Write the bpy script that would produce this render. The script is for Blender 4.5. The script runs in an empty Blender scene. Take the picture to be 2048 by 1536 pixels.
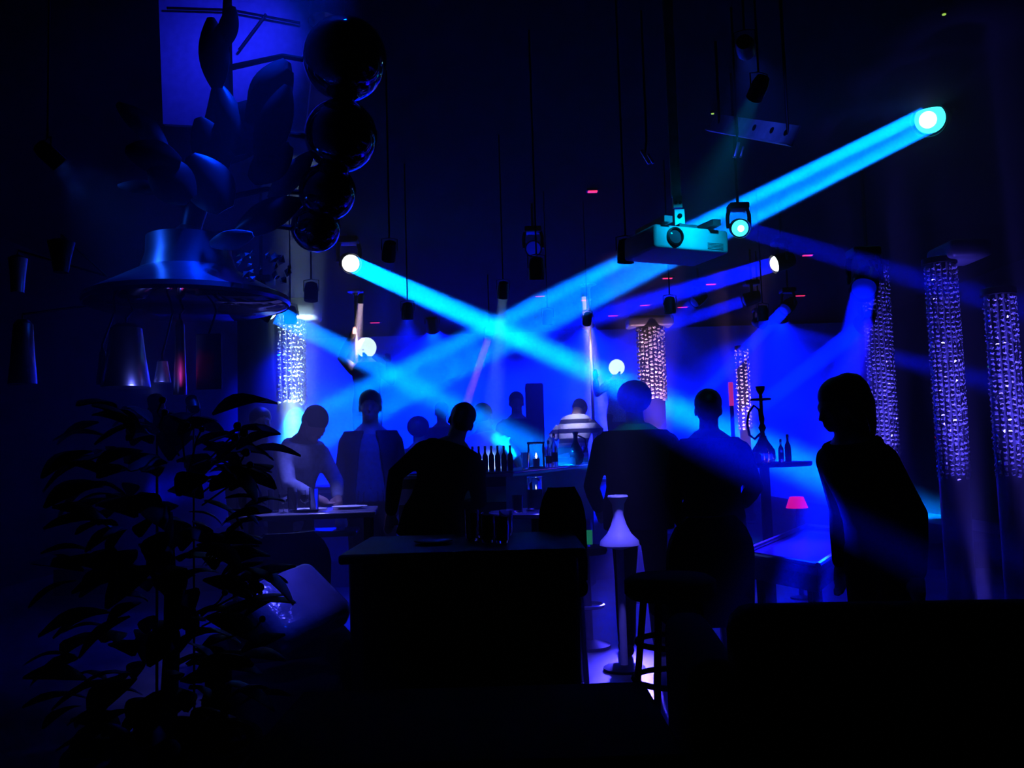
import bpy, bmesh, math, random
from mathutils import Vector, Matrix, Euler
random.seed(7)
PI = math.pi
sc = bpy.context.scene
col = sc.collection

# ------------------------------------------------------------------ camera
F = 1773.0
CAM = Vector((0, 0, 1.25))
TH, PH = 0.0772, 0.030
f_ = Vector((0, math.cos(TH), math.sin(TH)))
r0, u0 = Vector((1, 0, 0)), Vector((0, -math.sin(TH), math.cos(TH)))
r_ = r0 * math.cos(PH) - u0 * math.sin(PH)
u_ = u0 * math.cos(PH) + r0 * math.sin(PH)
cd = bpy.data.cameras.new('camera')
cam = bpy.data.objects.new('camera', cd); col.objects.link(cam)
cd.sensor_width = 36; cd.lens = 36 * F / 2048; cd.clip_end = 200; cd.clip_start = .02
M = Matrix((( r_.x, u_.x, -f_.x), (r_.y, u_.y, -f_.y), (r_.z, u_.z, -f_.z))).to_4x4()
M.translation = CAM
cam.matrix_world = M
sc.camera = cam


def P(px, py, Y):
    """the world point at distance Y in front of the camera that the photo shows at (px, py)"""
    d = f_ + r_ * ((px - 1024) / F) + u_ * ((768 - py) / F)
    return CAM + d * (Y / d.y)


def xy(px, Y, z=0.0):
    p = P(px, 905, Y); return Vector((p.x, Y, z))


# ------------------------------------------------------------------ world, haze, exposure
HAZE = 0.07
w = bpy.data.worlds.new('world'); sc.world = w; w.use_nodes = True
nt = w.node_tree; nt.nodes.clear()
wo = nt.nodes.new('ShaderNodeOutputWorld')
bg = nt.nodes.new('ShaderNodeBackground'); bg.inputs['Color'].default_value = (0, 0, 0, 1)
vs = nt.nodes.new('ShaderNodeVolumeScatter')
vs.inputs['Density'].default_value = HAZE
vs.inputs['Color'].default_value = (.9, .9, .9, 1)
vs.inputs['Anisotropy'].default_value = 0.1
nt.links.new(bg.outputs[0], wo.inputs['Surface']); nt.links.new(vs.outputs[0], wo.inputs['Volume'])
sc.view_settings.view_transform = 'Standard'; sc.view_settings.look = 'None'
sc.view_settings.exposure = 0; sc.view_settings.gamma = 1; sc.view_settings.use_curve_mapping = False
sc.cycles.max_bounces = 4; sc.cycles.diffuse_bounces = 1; sc.cycles.glossy_bounces = 3
sc.cycles.transmission_bounces = 4; sc.cycles.volume_bounces = 0
sc.cycles.sample_clamp_indirect = 4.0

CEIL = 3.7
BLUE = (0.0, 0.004, 1.0)
CYAN = (0.0, 0.13, 1.0)

# ------------------------------------------------------------------ materials
MATS = {}


def mat(name, c, rough=.5, metal=0.0, emit=None, spec=.5, vary=.25, scale=14, trans=0.0, bump=0.0, coat=0.0):
    if name in MATS: return MATS[name]
    m = bpy.data.materials.new(name); m.use_nodes = True
    t = m.node_tree; b = t.nodes['Principled BSDF']
    b.inputs['Roughness'].default_value = rough; b.inputs['Metallic'].default_value = metal
    b.inputs['Specular IOR Level'].default_value = spec
    b.inputs['Transmission Weight'].default_value = trans
    b.inputs['Coat Weight'].default_value = coat
    b.inputs['Base Color'].default_value = (*c, 1)
    if vary:
        tc = t.nodes.new('ShaderNodeTexCoord'); n = t.nodes.new('ShaderNodeTexNoise')
        n.inputs['Scale'].default_value = scale; n.inputs['Detail'].default_value = 4
        r = t.nodes.new('ShaderNodeValToRGB')
        r.color_ramp.elements[0].position = .3; r.color_ramp.elements[1].position = .7
        r.color_ramp.elements[0].color = (*[x * (1 - vary) for x in c], 1)
        r.color_ramp.elements[1].color = (*[min(1, x * (1 + vary)) for x in c], 1)
        t.links.new(tc.outputs['Object'], n.inputs['Vector']); t.links.new(n.outputs['Fac'], r.inputs['Fac'])
        t.links.new(r.outputs['Color'], b.inputs['Base Color'])
        if bump:
            bp = t.nodes.new('ShaderNodeBump'); bp.inputs['Strength'].default_value = bump; bp.inputs['Distance'].default_value = .02
            t.links.new(n.outputs['Fac'], bp.inputs['Height']); t.links.new(bp.outputs['Normal'], b.inputs['Normal'])
    if emit:
        b.inputs['Emission Color'].default_value = (*emit[0], 1); b.inputs['Emission Strength'].default_value = emit[1]
    MATS[name] = m
    return m


def stripe_mat(name, c1, c2, freq):
    if name in MATS: return MATS[name]
    m = mat(name, c1, .8, vary=0)
    t = m.node_tree; b = t.nodes['Principled BSDF']
    tc = t.nodes.new('ShaderNodeTexCoord'); wv = t.nodes.new('ShaderNodeTexWave')
    wv.bands_direction = 'Z'; wv.inputs['Scale'].default_value = freq; wv.inputs['Distortion'].default_value = 1.0
    wv.inputs['Detail Scale'].default_value = .6
    r = t.nodes.new('ShaderNodeValToRGB'); r.color_ramp.interpolation = 'CONSTANT'
    r.color_ramp.elements[0].color = (*c1, 1); r.color_ramp.elements[1].color = (*c2, 1); r.color_ramp.elements[1].position = .55
    t.links.new(tc.outputs['Object'], wv.inputs['Vector']); t.links.new(wv.outputs['Fac'], r.inputs['Fac'])
    t.links.new(r.outputs['Color'], b.inputs['Base Color'])
    return m


m_floor = mat('dark_floor', (.1, .1, .105), .4, vary=.4, scale=3)
m_ceiling = mat('black_ceiling', (.004, .004, .005), .9, spec=.05, vary=.3, scale=2)
m_wall = mat('grey_wall', (.28, .28, .3), .8, vary=.35, scale=1.3)
m_dwall = mat('dark_wall', (.004, .004, .005), .9, spec=.05, vary=.3, scale=2)
m_black = mat('black_plastic', (.004, .004, .005), .45, spec=.2, vary=.3)
m_blackmatt = mat('black_matt', (.003, .003, .004), .9, spec=.04, vary=.3)
m_leather = mat('black_leather', (.03, .03, .033), .3, vary=.3, scale=40, bump=.3)
m_chrome = mat('chrome', (.75, .76, .8), .12, 1.0, vary=.08)
m_satin = mat('satin_steel', (.6, .62, .66), .28, 1.0, vary=.12)
m_steel = mat('brushed_steel', (.45, .46, .5), .4, 1.0, vary=.2)
m_mirror = mat('mirror_tile', (.9, .9, .95), .2, .6, vary=.1, scale=60)
m_white = mat('white_plastic', (.75, .76, .78), .45, vary=.05)
m_canvas = mat('pale_canvas', (.6, .6, .62), .9, vary=.12, scale=25)
m_glass = mat('clear_glass', (.95, .97, 1), .03, trans=1.0, vary=.02)
m_globe = mat('smoked_mirror_glass', (.3, .3, .33), .05, 1.0, vary=.1)
m_lensblue = mat('blue_lens', (.05, .08, .4), .3, emit=((0, .01, 1), .3), vary=0)
m_plate = mat('painted_metal', (.45, .45, .48), .45, .2, vary=.3)
m_litpetal = mat('lit_petal', (.35, .35, .38), .35, vary=.2, scale=8)  # petals that catch the light, brightness put into a paler colour
m_darkglass = mat('black_glass', (.004, .004, .005), .04, spec=.8, vary=.1, coat=.5)
m_bottle = mat('dark_bottle_glass', (.02, .03, .06), .08, vary=.2, coat=.5)
m_skin = mat('skin', (.36, .22, .16), .5, vary=.15)
m_hair = mat('dark_hair', (.006, .005, .005), .5, vary=.3, scale=80)
m_bcloth = mat('black_cloth', (.003, .003, .003), .95, spec=.03, vary=.3, scale=60)
m_ncloth = mat('navy_cloth', (.02, .022, .04), .9, spec=.1, vary=.3, scale=60)
m_gcloth = mat('grey_cloth', (.12, .12, .14), .9, spec=.1, vary=.3, scale=30)
m_wcloth = mat('white_cloth', (.7, .7, .72), .9, spec=.1, vary=.1, scale=20)
m_bluecloth = mat('pale_blue_cloth', (.35, .4, .5), .8, spec=.2, vary=.2, scale=30)
m_striped = stripe_mat('striped_cloth', (.65, .62, .66), (.02, .02, .03), 3.0)
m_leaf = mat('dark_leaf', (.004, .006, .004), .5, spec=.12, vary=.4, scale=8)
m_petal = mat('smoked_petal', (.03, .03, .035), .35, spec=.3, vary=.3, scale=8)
m_red = mat('red_led', (.3, .02, .03), .5, emit=((1, .03, .12), 3.0), vary=0)
m_yel = mat('green_led', (.1, .3, .05), .5, emit=((.5, .9, .1), 1.0), vary=0)
m_redshade = mat('red_shade', (.6, .05, .08), .6, emit=((1, .005, .06), .9), vary=0)
m_flame = mat('flame', (1, 1, 1), .5, emit=((1, .95, 1), 6.0), vary=0)
m_headglare = mat('white_head_glare', (.9, .9, .9), .4, emit=((.75, 1, .95), 2.2), vary=0)  # emission paints the white glare over an overexposed head
m_lens = mat('beam_lens', (.5, .9, 1), .2, emit=((.05, .9, 1), 3.0), vary=0)
m_lenscore = mat('beam_lens_core', (1, 1, 1), .2, emit=((1, 1, 1), 4.0), vary=0)
m_lensoff = mat('dark_lens', (.08, .08, .1), .06, vary=.1, coat=.6)
m_greenglow = mat('green_drink_glow', (.05, .3, .12), .15, emit=((.02, .35, .18), .5), vary=0)  # green drink with emission added to imitate its glints
m_wood = mat('dark_wood', (.006, .005, .005), .45, spec=.1, vary=.4, scale=5)
m_tabletop = mat('grey_glossy_top', (.35, .35, .37), .18, vary=.2, scale=6, coat=.3)
m_apron = mat('grey_panel', (.2, .2, .22), .5, vary=.2, scale=6)


# ------------------------------------------------------------------ mesh building
class MB:
    def __init__(s): s.v, s.f = [], []

    def add(s, vs, fs, T=None):
        o = len(s.v)
        for v in vs:
            v = Vector(v)
            s.v.append(T @ v if T else v)
        s.f += [tuple(i + o for i in f) for f in fs]
        return s

    def box(s, c, d, T=None, rot=None):
        x, y, z = d[0] / 2, d[1] / 2, d[2] / 2
        R = Euler(rot).to_matrix() if rot else Matrix.Identity(3)
        vs = [Vector(c) + R @ Vector((a * x, b * y, e * z)) for a in (-1, 1) for b in (-1, 1) for e in (-1, 1)]
        return s.add(vs, [(0, 1, 3, 2), (4, 6, 7, 5), (0, 4, 5, 1), (2, 3, 7, 6), (0, 2, 6, 4), (1, 5, 7, 3)], T)

    def rbox(s, c, d, r=.02, T=None, rot=None, n=3):
        """box with rounded vertical and horizontal edges (superellipsoid style rings)"""
        R = Euler(rot).to_matrix() if rot else Matrix.Identity(3)
        x, y, z = [q / 2 for q in d]; r = min(r, x, y, z)
        rings = []
        for k in range(n + 1): a = PI / 2 * k / n; rings.append((-z + r - r * math.cos(a), r - r * math.sin(a)))
        rings += [(-zz, i) for zz, i in reversed(rings)]
        vs, fs, m = [], [], 4 * (n + 1)
        for zz, ins in rings:
            for q in range(4):
                cx, cy = [(1, 1), (-1, 1), (-1, -1), (1, -1)][q]
                for k in range(n + 1):
                    a = PI / 2 * (q + k / n); rr = max(r - ins, 0.0005)
                    vs.append(Vector(c) + R @ Vector((cx * (x - r) + rr * math.cos(a), cy * (y - r) + rr * math.sin(a), zz)))
        for i in range(len(rings) - 1):
            for k in range(m):
                a, b = i * m + k, i * m + (k + 1) % m
                fs.append((a, b, b + m, a + m))
        fs.append(tuple(reversed(range(m)))); fs.append(tuple(range((len(rings) - 1) * m, len(rings) * m)))
        return s.add(vs, fs, T)

    def lathe(s, prof, seg=24, T=None, c=(0, 0, 0), caps=True):
        vs, fs = [], []
        for r, z in prof:
            for k in range(seg):
                a = 2 * PI * k / seg; vs.append((c[0] + r * math.cos(a), c[1] + r * math.sin(a), c[2] + z))
        for i in range(len(prof) - 1):
            for k in range(seg):
                a, b = i * seg + k, i * seg + (k + 1) % seg
                fs.append((a, b, b + seg, a + seg))
        if caps:
            fs.append(tuple(reversed(range(seg)))); n = (len(prof) - 1) * seg; fs.append(tuple(range(n, n + seg)))
        return s.add(vs, fs, T)

    def tube(s, pts, rad, seg=10, T=None, dome=False):
        pts = [Vector(p) for p in pts]
        if not hasattr(rad, '__len__'): rad = [rad] * len(pts)
        rad = list(rad)
        if dome:
            d0 = (pts[0] - pts[1]).normalized(); d1 = (pts[-1] - pts[-2]).normalized()
            a, b, ra, rb = pts[0], pts[-1], rad[0], rad[-1]
            pts = [a + d0 * ra * .95, a + d0 * ra * .6] + pts + [b + d1 * rb * .6, b + d1 * rb * .95]
            rad = [ra * .3, ra * .8] + rad + [rb * .8, rb * .3]
        vs, fs = [], []; prev = None
        for i, p in enumerate(pts):
            d = (pts[min(i + 1, len(pts) - 1)] - pts[max(i - 1, 0)]).normalized()
            if prev is None:
                up = Vector((0, 0, 1)) if abs(d.z) < .9 else Vector((1, 0, 0)); x = d.cross(up).normalized()
            else: x = (prev - d * prev.dot(d)).normalized()
            prev = x; y = d.cross(x)
            for k in range(seg):
                a = 2 * PI * k / seg; vs.append(p + (x * math.cos(a) + y * math.sin(a)) * rad[i])
        for i in range(len(pts) - 1):
            for k in range(seg):
                a, b = i * seg + k, i * seg + (k + 1) % seg
                fs.append((a, b, b + seg, a + seg))
        fs.append(tuple(reversed(range(seg)))); n = (len(pts) - 1) * seg; fs.append(tuple(range(n, n + seg)))
        return s.add(vs, fs, T)

    def ell(s, c, r, seg=16, T=None):
        vs, fs = [], []; n = seg // 2
        for i in range(n + 1):
            t = PI * i / n
            for k in range(seg):
                a = 2 * PI * k / seg
                vs.append((c[0] + r[0] * math.sin(t) * math.cos(a), c[1] + r[1] * math.sin(t) * math.sin(a), c[2] - r[2] * math.cos(t)))
        for i in range(n):
            for k in range(seg):
                a, b = i * seg + k, i * seg + (k + 1) % seg
                fs.append((a, b, b + seg, a + seg))
        return s.add(vs, fs, T)

    def loft(s, rings, seg=24, T=None):
        """rings: (cx, cy, z, rx, ry) closed by caps"""
        vs, fs = [], []
        for cx, cy, z, rx, ry in rings:
            for k in range(seg):
                a = 2 * PI * k / seg; vs.append((cx + rx * math.cos(a), cy + ry * math.sin(a), z))
        for i in range(len(rings) - 1):
            for k in range(seg):
                a, b = i * seg + k, i * seg + (k + 1) % seg
                fs.append((a, b, b + seg, a + seg))
        fs.append(tuple(reversed(range(seg)))); n = (len(rings) - 1) * seg; fs.append(tuple(range(n, n + seg)))
        return s.add(vs, fs, T)

    def slab(s, poly, z0, z1, T=None):
        """extruded polygon (counter-clockwise)"""
        n = len(poly)
        vs = [(p[0], p[1], z0) for p in poly] + [(p[0], p[1], z1) for p in poly]
        fs = [tuple(reversed(range(n))), tuple(range(n, 2 * n))] + [(i, (i + 1) % n, n + (i + 1) % n, n + i) for i in range(n)]
        return s.add(vs, fs, T)

    def mesh(s, name, m):
        me = bpy.data.meshes.new(name); me.from_pydata([tuple(v) for v in s.v], [], s.f); me.update()
        bm = bmesh.new(); bm.from_mesh(me); bmesh.ops.recalc_face_normals(bm, faces=bm.faces); bm.to_mesh(me); bm.free()
        me.materials.append(m); return me

    def build(s, name, m, parent=None, smooth=True, at=None):
        me = s.mesh(name, m)
        if smooth: me.shade_smooth() if hasattr(me, 'shade_smooth') else None
        o = bpy.data.objects.new(name, me); col.objects.link(o)
        if parent: o.parent = parent
        if at: o.location = at
        if smooth:
            for p in me.polygons: p.use_smooth = True
            try: me.set_sharp_from_angle(angle=math.radians(38))
            except Exception: pass
        return o


def tag(o, label=None, cat=None, group=None, kind=None):
    if label: o['label'] = label
    if cat: o['category'] = cat
    if group: o['group'] = group
    if kind: o['kind'] = kind
    return o


def thing(name, label, cat, loc=(0, 0, 0), rz=0, group=None):
    o = bpy.data.objects.new(name, None); col.objects.link(o)
    o.empty_display_size = .1
    o.location = loc; o.rotation_euler = (0, 0, rz)
    return tag(o, label, cat, group)


def copy_tree(o, parent=None):
    c = o.copy(); col.objects.link(c)
    if parent: c.parent = parent
    for ch in list(o.children): copy_tree(ch, c)
    return c


def look(d):
    """matrix whose +Z axis runs along d"""
    return Vector(d).normalized().to_track_quat('Z', 'Y').to_matrix().to_4x4()


def area(name, pos, tgt, size, spread, power, color, parent=None):
    l = bpy.data.lights.new(name, 'AREA'); l.shape = 'DISK'; l.size = size
    l.spread = math.radians(spread); l.energy = power; l.color = color
    o = bpy.data.objects.new(name, l); col.objects.link(o)
    d = Vector(tgt) - Vector(pos)
    m = d.to_track_quat('-Z', 'Y').to_matrix().to_4x4(); m.translation = Vector(pos)
    if parent: o.parent = parent; m = Matrix.Translation(-parent.location) @ m
    o.matrix_basis = m
    return o


# ------------------------------------------------------------------ lamps
def beam_lamp(pos, tgt, r, power, spread, color, label, lit=True, core=.6, gobo=False, hang=True, length=None, group=None, second=None, face=None, dim=False, bracket=None):
    """moving-head beam lamp hung from the ceiling; pos is the middle of its lens"""
    pos, tgt = Vector(pos), Vector(tgt); d = (tgt - pos).normalized()
    L = length or r * 3.2
    bd = d
    if face: d = (P(*face) - pos).normalized()
    t = thing('moving_head_lamp', label, 'stage light', pos, 0, group)
    R = look(d)
    h = MB().lathe([(r * .5, -L), (r * .9, -L * .95), (r * 1.15, -L * .6), (r * 1.15, -L * .2), (r * 1.2, -L * .1), (r * 1.2, -r * .72), (r * 1.03, -r * .72), (r * 1.03, -r * .8)], 28, R)
    h.build('head', m_black, t)
    dom = [(r * math.cos(a), -r * .75 + r * .75 * math.sin(a)) for a in [PI / 2 * k / 8 for k in range(8)]] + [(.001, 0)]
    ln = MB().lathe(dom, 28, R).build('lens', m_lensoff if not lit else m_lensblue if dim else m_lens, t)
    if lit and not dim:
        k0 = int((1 - core) * 9)
        cp = [(x * 1.02, z + r * .02) for x, z in dom if x <= r * (.15 + core)]
        MB().lathe([(cp[0][0] * .97, cp[0][1] - r * .02)] + cp, 24, R).build('bulb_glow', m_lenscore, ln)
    side = d.cross(Vector((0, 0, 1))).normalized()
    mm = -d * L * .5
    top = mm + Vector((0, 0, r * 2.6))
    for sgn in (-1, 1):
        a = mm + side * sgn * r * 1.3
        MB().tube([a, a + Vector((0, 0, r * 1.6)), a + Vector((0, 0, r * 2.3)) - side * sgn * r * .2, top - Vector((0, 0, r * .25)) + side * sgn * r * .8], [r * .22, r * .25, r * .25, r * .22], 8).build('yoke_arm', m_black, t)
    MB().rbox(top, (r * 2.4, r * 2.2, r * .8), r * .2).build('base', m_black, t)
    hh = CEIL - pos.z - top.z
    if hang and hh > .02:
        MB().tube([top, top + Vector((0, 0, hh))], r * .18, 8).build('hanger_pipe', m_black, t)
    if bracket:
        MB().tube([top, bracket - pos], r * .16, 8).build('bracket_arm', m_black, t)
    if lit and power:
        if gobo:
            d = bd; o1 = side.cross(d).normalized() * r * .52
            area('beam', pos + d * .012 + o1, tgt + o1 * 2.6, r * .8, spread * .55, power * .27, color, t)
            area('beam', pos + d * .012 - o1, tgt - o1 * 2.6, r * .8, spread * .55, power * .27, color, t)
            area('beam', pos + d * .012, tgt, r * 2, spread, power * .55, color, t)
        else:
            area('beam', pos + d * .012, tgt, r * 2, spread, power, color, t)
        if second:
            area('beam', pos + d * .014, P(*second[0]), r * 1.3, second[2], second[1], BLUE, t)  # extra light added to imitate the fading end of the main beam
    return t


def added_par_can(pos, tgt, spread, power, color, label, r=.09, hang=True, name='added_par_can', base=0.0, bracket=None):  # fixture added only to carry a light that brightens something
    pos, tgt = Vector(pos), Vector(tgt); d = (tgt - pos).normalized()
    t = thing(name, label, 'stage light', pos)
    R = look(d)
    MB().lathe([(r * .35, -r * 2.4), (r * .8, -r * 2.2), (r, -r * 1.4), (r, .02), (r * .95, .02), (r * .95, -.012)], 20, R).build('can', m_black, t)
    MB().lathe([(r * .93, -.02), (r * .93, -.012), (r * .4, -.002), (.001, 0)], 20, R).build('lens', m_lensoff, t)
    side = d.cross(Vector((0, 0, 1))).normalized() if abs(d.z) < .99 else Vector((1, 0, 0))
    b = -d * r
    k = 1 if hang else -1
    for s in (-1, 1):
        MB().tube([b + side * s * r * 1.1, b + side * s * r * 1.1 + Vector((0, 0, k * r * 1.6)), b + Vector((0, 0, k * r * 1.8))], r * .08, 6).build('bracket', m_black, t)
    if bracket:
        MB().tube([b + Vector((0, 0, k * r * 1.8)), Vector(bracket) - pos], r * .15, 6).build('clamp_arm', m_black, t)
    elif hang:
        MB().tube([b + Vector((0, 0, r * 1.8)), Vector((b.x, b.y, CEIL - pos.z))], r * .12, 6).build('hanger_pipe', m_black, t)
    else:
        MB().lathe([(r * 1.2, base - pos.z), (r * 1.2, base - pos.z + .02), (r * .2, base - pos.z + .03), (r * .15, b.z - r * 1.7)], 16, None, (b.x, b.y, 0)).build('floor_stand', m_black, t)
    area('light', pos + d * .025, tgt, r * 1.6, spread, power, color, t)
    return t


# beams: lens pixel and distance, a point further along the beam, size, power
BEAMS = [
    ((1855, 240, 6.4), (545, 900.6, 7.4), .108, 300, 3.0, CYAN, 'large blazing beam lamp high at right, sending the widest cyan beam', dict(gobo=True, face=(1000, 672, 2.6), core=.55)),
    ((704, 528, 9.5), (1255, 775, 11.5), .094, 620, 5, (0, .17, 1), 'blazing white beam lamp left of centre, beam crossing down to the right', dict(core=.9, face=(1300, 820, 4.0), second=((1600, 962, 4.0), 18, 2.2))),
    ((552, 628, 6.6), (905, 812, 7.2), .075, 95, 6, CYAN, 'beam lamp beside the bright beaded column, half hidden by the chandelier rim', {}),
    ((1482, 457, 5.6), (1850, 562, 5.2), .053, 9, 4, BLUE, 'cyan beam lamp with oval lens directly right of the projector', dict(core=.3, face=(1650, 500, 3.6))),
    ((1543, 530, 8.5), (1000, 690, 12.5), .075, 130, 4, BLUE, 'beam lamp with narrow white lens below the projector, aimed left', dict(core=.95, face=(1200, 630, 8.2))),
    ((1485, 603, 11), (1305, 662, 11.3), .075, 45, 4, BLUE, 'small beam lamp in the back row aimed at the speckled beaded column', dict(dim=True)),
    ((1385, 608, 12), (1285, 690, 11.8), .075, 26, 3, BLUE, 'small back row beam lamp above the speckled beaded column', dict(dim=True)),
    ((1567, 622, 11), (1410, 785, 10.2), .075, 120, 2.5, BLUE, 'small beam lamp aimed down behind the short dark-haired person', dict(dim=True)),
    ((1722, 655, 8), (1530, 805, 9.4), .085, 120, 3, BLUE, 'beam lamp beside the tall right column, aimed at the water pipe', dict(dim=True)),
    ((1726, 585, 5.6), (1636, 1040, 4.25), .075, 34, 4, BLUE, 'beam lamp at the right column sending a beam down past the bobbed person', dict(dim=True, hang=False, bracket=P(1762, 560, 6.4))),
    ((1528, 648, 11), (1730, 700, 9.5), .06, 8, 4, BLUE, 'tiny beam lamp in the back row aimed right', dict(dim=True)),
    ((976, 678, 12), (938, 792, 11.4), .05, 9, 2.5, (.3, .08, 1), 'small violet beam lamp over the stage centre', dict(dim=True)),
]
lamps = []
for (a, b, r, pw, sp, c, lab, kw) in BEAMS:
    lamps.append(beam_lamp(P(*a), P(*b), r, pw, sp, c, lab, **kw))
beam_lamp(P(1067, 498, 8.5), P(1120, 620, 4), .07, 0, 3, BLUE, 'unlit beam lamp, blue lens reflection painted as glow, left of the projector', dim=True)  # lamp is off; lens emission stands for reflected blue light

# lamps added for their light: washes on the back of the hall and accents (hung from the ceiling on pipes, or standing low on the floor)
for i, (x, y, tx, pw, lab) in enumerate([
        (-4.0, 15.9, -4.0, 2200, 'added blue wash lamp near the back wall, first from left'),
        (-1.4, 15.9, -1.3, 2900, 'added blue wash lamp near the back wall, second from left'),
        (1.4, 15.9, 1.6, 2000, 'added blue wash lamp near the back wall, third from left'),
        (4.9, 15.9, 5.3, 650, 'added blue wash lamp near the back wall, last at right')]):
    added_par_can((x, y, 3.5), (tx, 18, .9), 105, pw, BLUE, lab, .12)
for (x, y, z, pw, lab) in [
        (-1.75, 7.0, 2.35, 18, 'added small blue lamp hanging over the bowing person'),
        (-.85, 7.3, 2.4, 40, 'added small blue lamp hanging over the bushy-haired person'),
        (.35, 8.2, 2.45, 40, 'added small blue lamp hanging over the bar'),
        (1.35, 7.4, 2.4, 26, 'added small blue lamp hanging behind the two dark standing figures'),
        (2.3, 8.0, 2.4, 22, 'added small blue lamp hanging near the water pipe')]:
    added_par_can((x, y, z), (x, y, 0), 95, pw, BLUE, lab, .05)
added_par_can((-.75, 12.0, .6), (-.7, 14.5, .7), 80, 120, BLUE, 'added low blue lamp on the stage left of centre', .1, hang=False, base=.25)
added_par_can((1.75, 12.0, .6), (1.6, 14.5, .7), 80, 120, BLUE, 'added low blue lamp on the stage right of centre', .1, hang=False, base=.25)
added_par_can((-.05, 6.7, 2.45), P(985, 850, 7.2), 12, 1.5, (.35, .75, 1), 'added small pale spot lamp hanging above the white shirt', .045)
added_par_can((1.06, 3.62, 2.72), P(1388, 462, 4.25), 34, .75, (.0, .5, 1), 'added small cyan lamp hanging in front of the projector', .035)
added_par_can((-.75, 5.5, 2.5), P(742, 905, 6.45), 26, 1.8, (0, .012, 1), 'added small blue lamp hanging in front of the person in the jacket', .045)
added_par_can((-1.30, 5.75, 2.3), (-1.32, 5.6, .9), 60, 8, (.14, .14, 1), 'added small blue lamp hanging over the left high table', .045)
added_par_can((.16, 5.0, 2.25), (.14, 5.3, .9), 46, 2.2, (.03, .03, 1), 'added small blue lamp hanging over the tall clear pitcher', .045)
added_par_can((.62, 4.62, 2.25), P(1240, 1075, 5.15), 26, 1.6, (.10, .08, 1), 'added small blue lamp hanging over the pale pedestal stool', .045)
added_par_can(P(1738, 640, 6.1), P(1600, 1095, 4.7), 24, 11, (.01, .004, 1), 'added small blue lamp clamped to the slim column', .04, bracket=P(1762, 620, 6.38))
added_par_can((1.05, 3.7, 2.95), P(1530, 262, 4.8), 34, .5, (.02, .06, 1), 'added small blue lamp below the holed metal plate', .04)
added_par_can((-.9, 3.75, 3.6), P(440, 110, 4.5), 60, 2.2, (.012, .016, 1), 'added blue spot lamp aimed at the pale canvas', .06)
added_par_can((-.55, 3.05, 3.6), P(470, 585, 3.1), 34, 7, (.0, .03, 1), 'added small blue lamp above the chandelier', .05)
added_par_can(P(110, 320, 2.95), P(275, 470, 3.15), 90, .75, (.01, .10, 1), 'added small blue lamp left of the chandelier', .03)
added_par_can(P(385, 806, 2.9), P(361, 735, 3.08), 24, .05, (1, .05, .6), 'added tiny pink lamp under the chandelier drop tube', .02, hang=False)
added_par_can(P(312, 806, 2.9), P(285, 690, 3.1), 90, .22, (.12, .14, 1), 'added tiny lamp among the leaves below the chandelier', .025, hang=False)
added_par_can((-1.70, 7.10, .25), P(596, 690, 7.22), 11, 12, (.6, .95, 1), 'added white floor lamp at the foot of the bright beaded column', .07, hang=False)
added_par_can((1.72, 10.35, .5), P(1303, 720, 10.85), 22, 7, (1, .5, .85), 'added pinkish floor lamp at the foot of the speckled column', .06, hang=False, base=.25)
added_par_can((3.0, 11.5, .5), P(1486, 760, 12), 18, 5, (1, .5, 1), 'added pinkish floor lamp at the foot of the thin far column', .05, hang=False, base=.25)
for (px, Y, dx, lab) in [(1760, 6.4, -.1, 'added small floor lamp at the foot of the slim column behind the bobbed-haired person'), (1893, 5.5, -.05, 'added small floor lamp at the foot of the capped column'), (2010, 4.9, -.05, 'added small floor lamp at the foot of the rightmost column')]:
    b_ = P(px, 760, Y); added_par_can((b_.x + dx, Y - .38, .2), (b_.x, Y - .07, 1.75), 16, 2.6, (.09, .065, 1), lab, .05, hang=False)
added_par_can((P(713, 670, 13).x + .12, 12.72, 3.5), P(714, 690, 12.98), 14, 15, (1, .72, .95), 'added pinkish lamp at the top of the left dance pole', .05)
added_par_can((P(1182, 690, 13).x - .1, 12.72, 3.5), P(1183, 715, 12.98), 14, 15, (1, .76, .95), 'added pinkish lamp at the top of the right dance pole', .05)
added_par_can((.75, 8.6, 2.5), P(1150, 815, 9.35), 22, 1.1, (.5, .55, 1), 'added small pale lamp hanging above the striped shirt', .045)
added_par_can((.98, 7.3, .8), P(1240, 1255, 5.3), 20, 6.0, (.05, .035, 1), 'added low blue lamp behind the broad silhouette, aimed at the floor', .06, hang=False)
added_par_can((-.9, 4.4, 3.5), P(570, 1150, 4), 12, .7, (.05, .05, 1), 'added blue spot lamp aimed at the left armchair')

# ------------------------------------------------------------------ the room


def struct(name, mb, m):
    return tag(mb.build(name, m, smooth=False), kind='structure')


struct('floor', MB().box((0, 8, -.05), (17, 22, .1)), m_floor)
struct('ceiling', MB().box((0, 8, CEIL + .05), (17, 22, .1)), m_ceiling)
struct('wall_back', MB().box((0, 18.05, CEIL / 2), (17, .1, CEIL)), m_wall)
struct('wall_left', MB().box((-5.45, 8, CEIL / 2), (.1, 20, CEIL)), m_dwall)
struct('wall_right', MB().box((7.15, 8, CEIL / 2), (.1, 20, CEIL)), m_dwall)
struct('wall_front', MB().box((0, -2.05, CEIL / 2), (17, .1, CEIL)), m_dwall)

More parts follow.
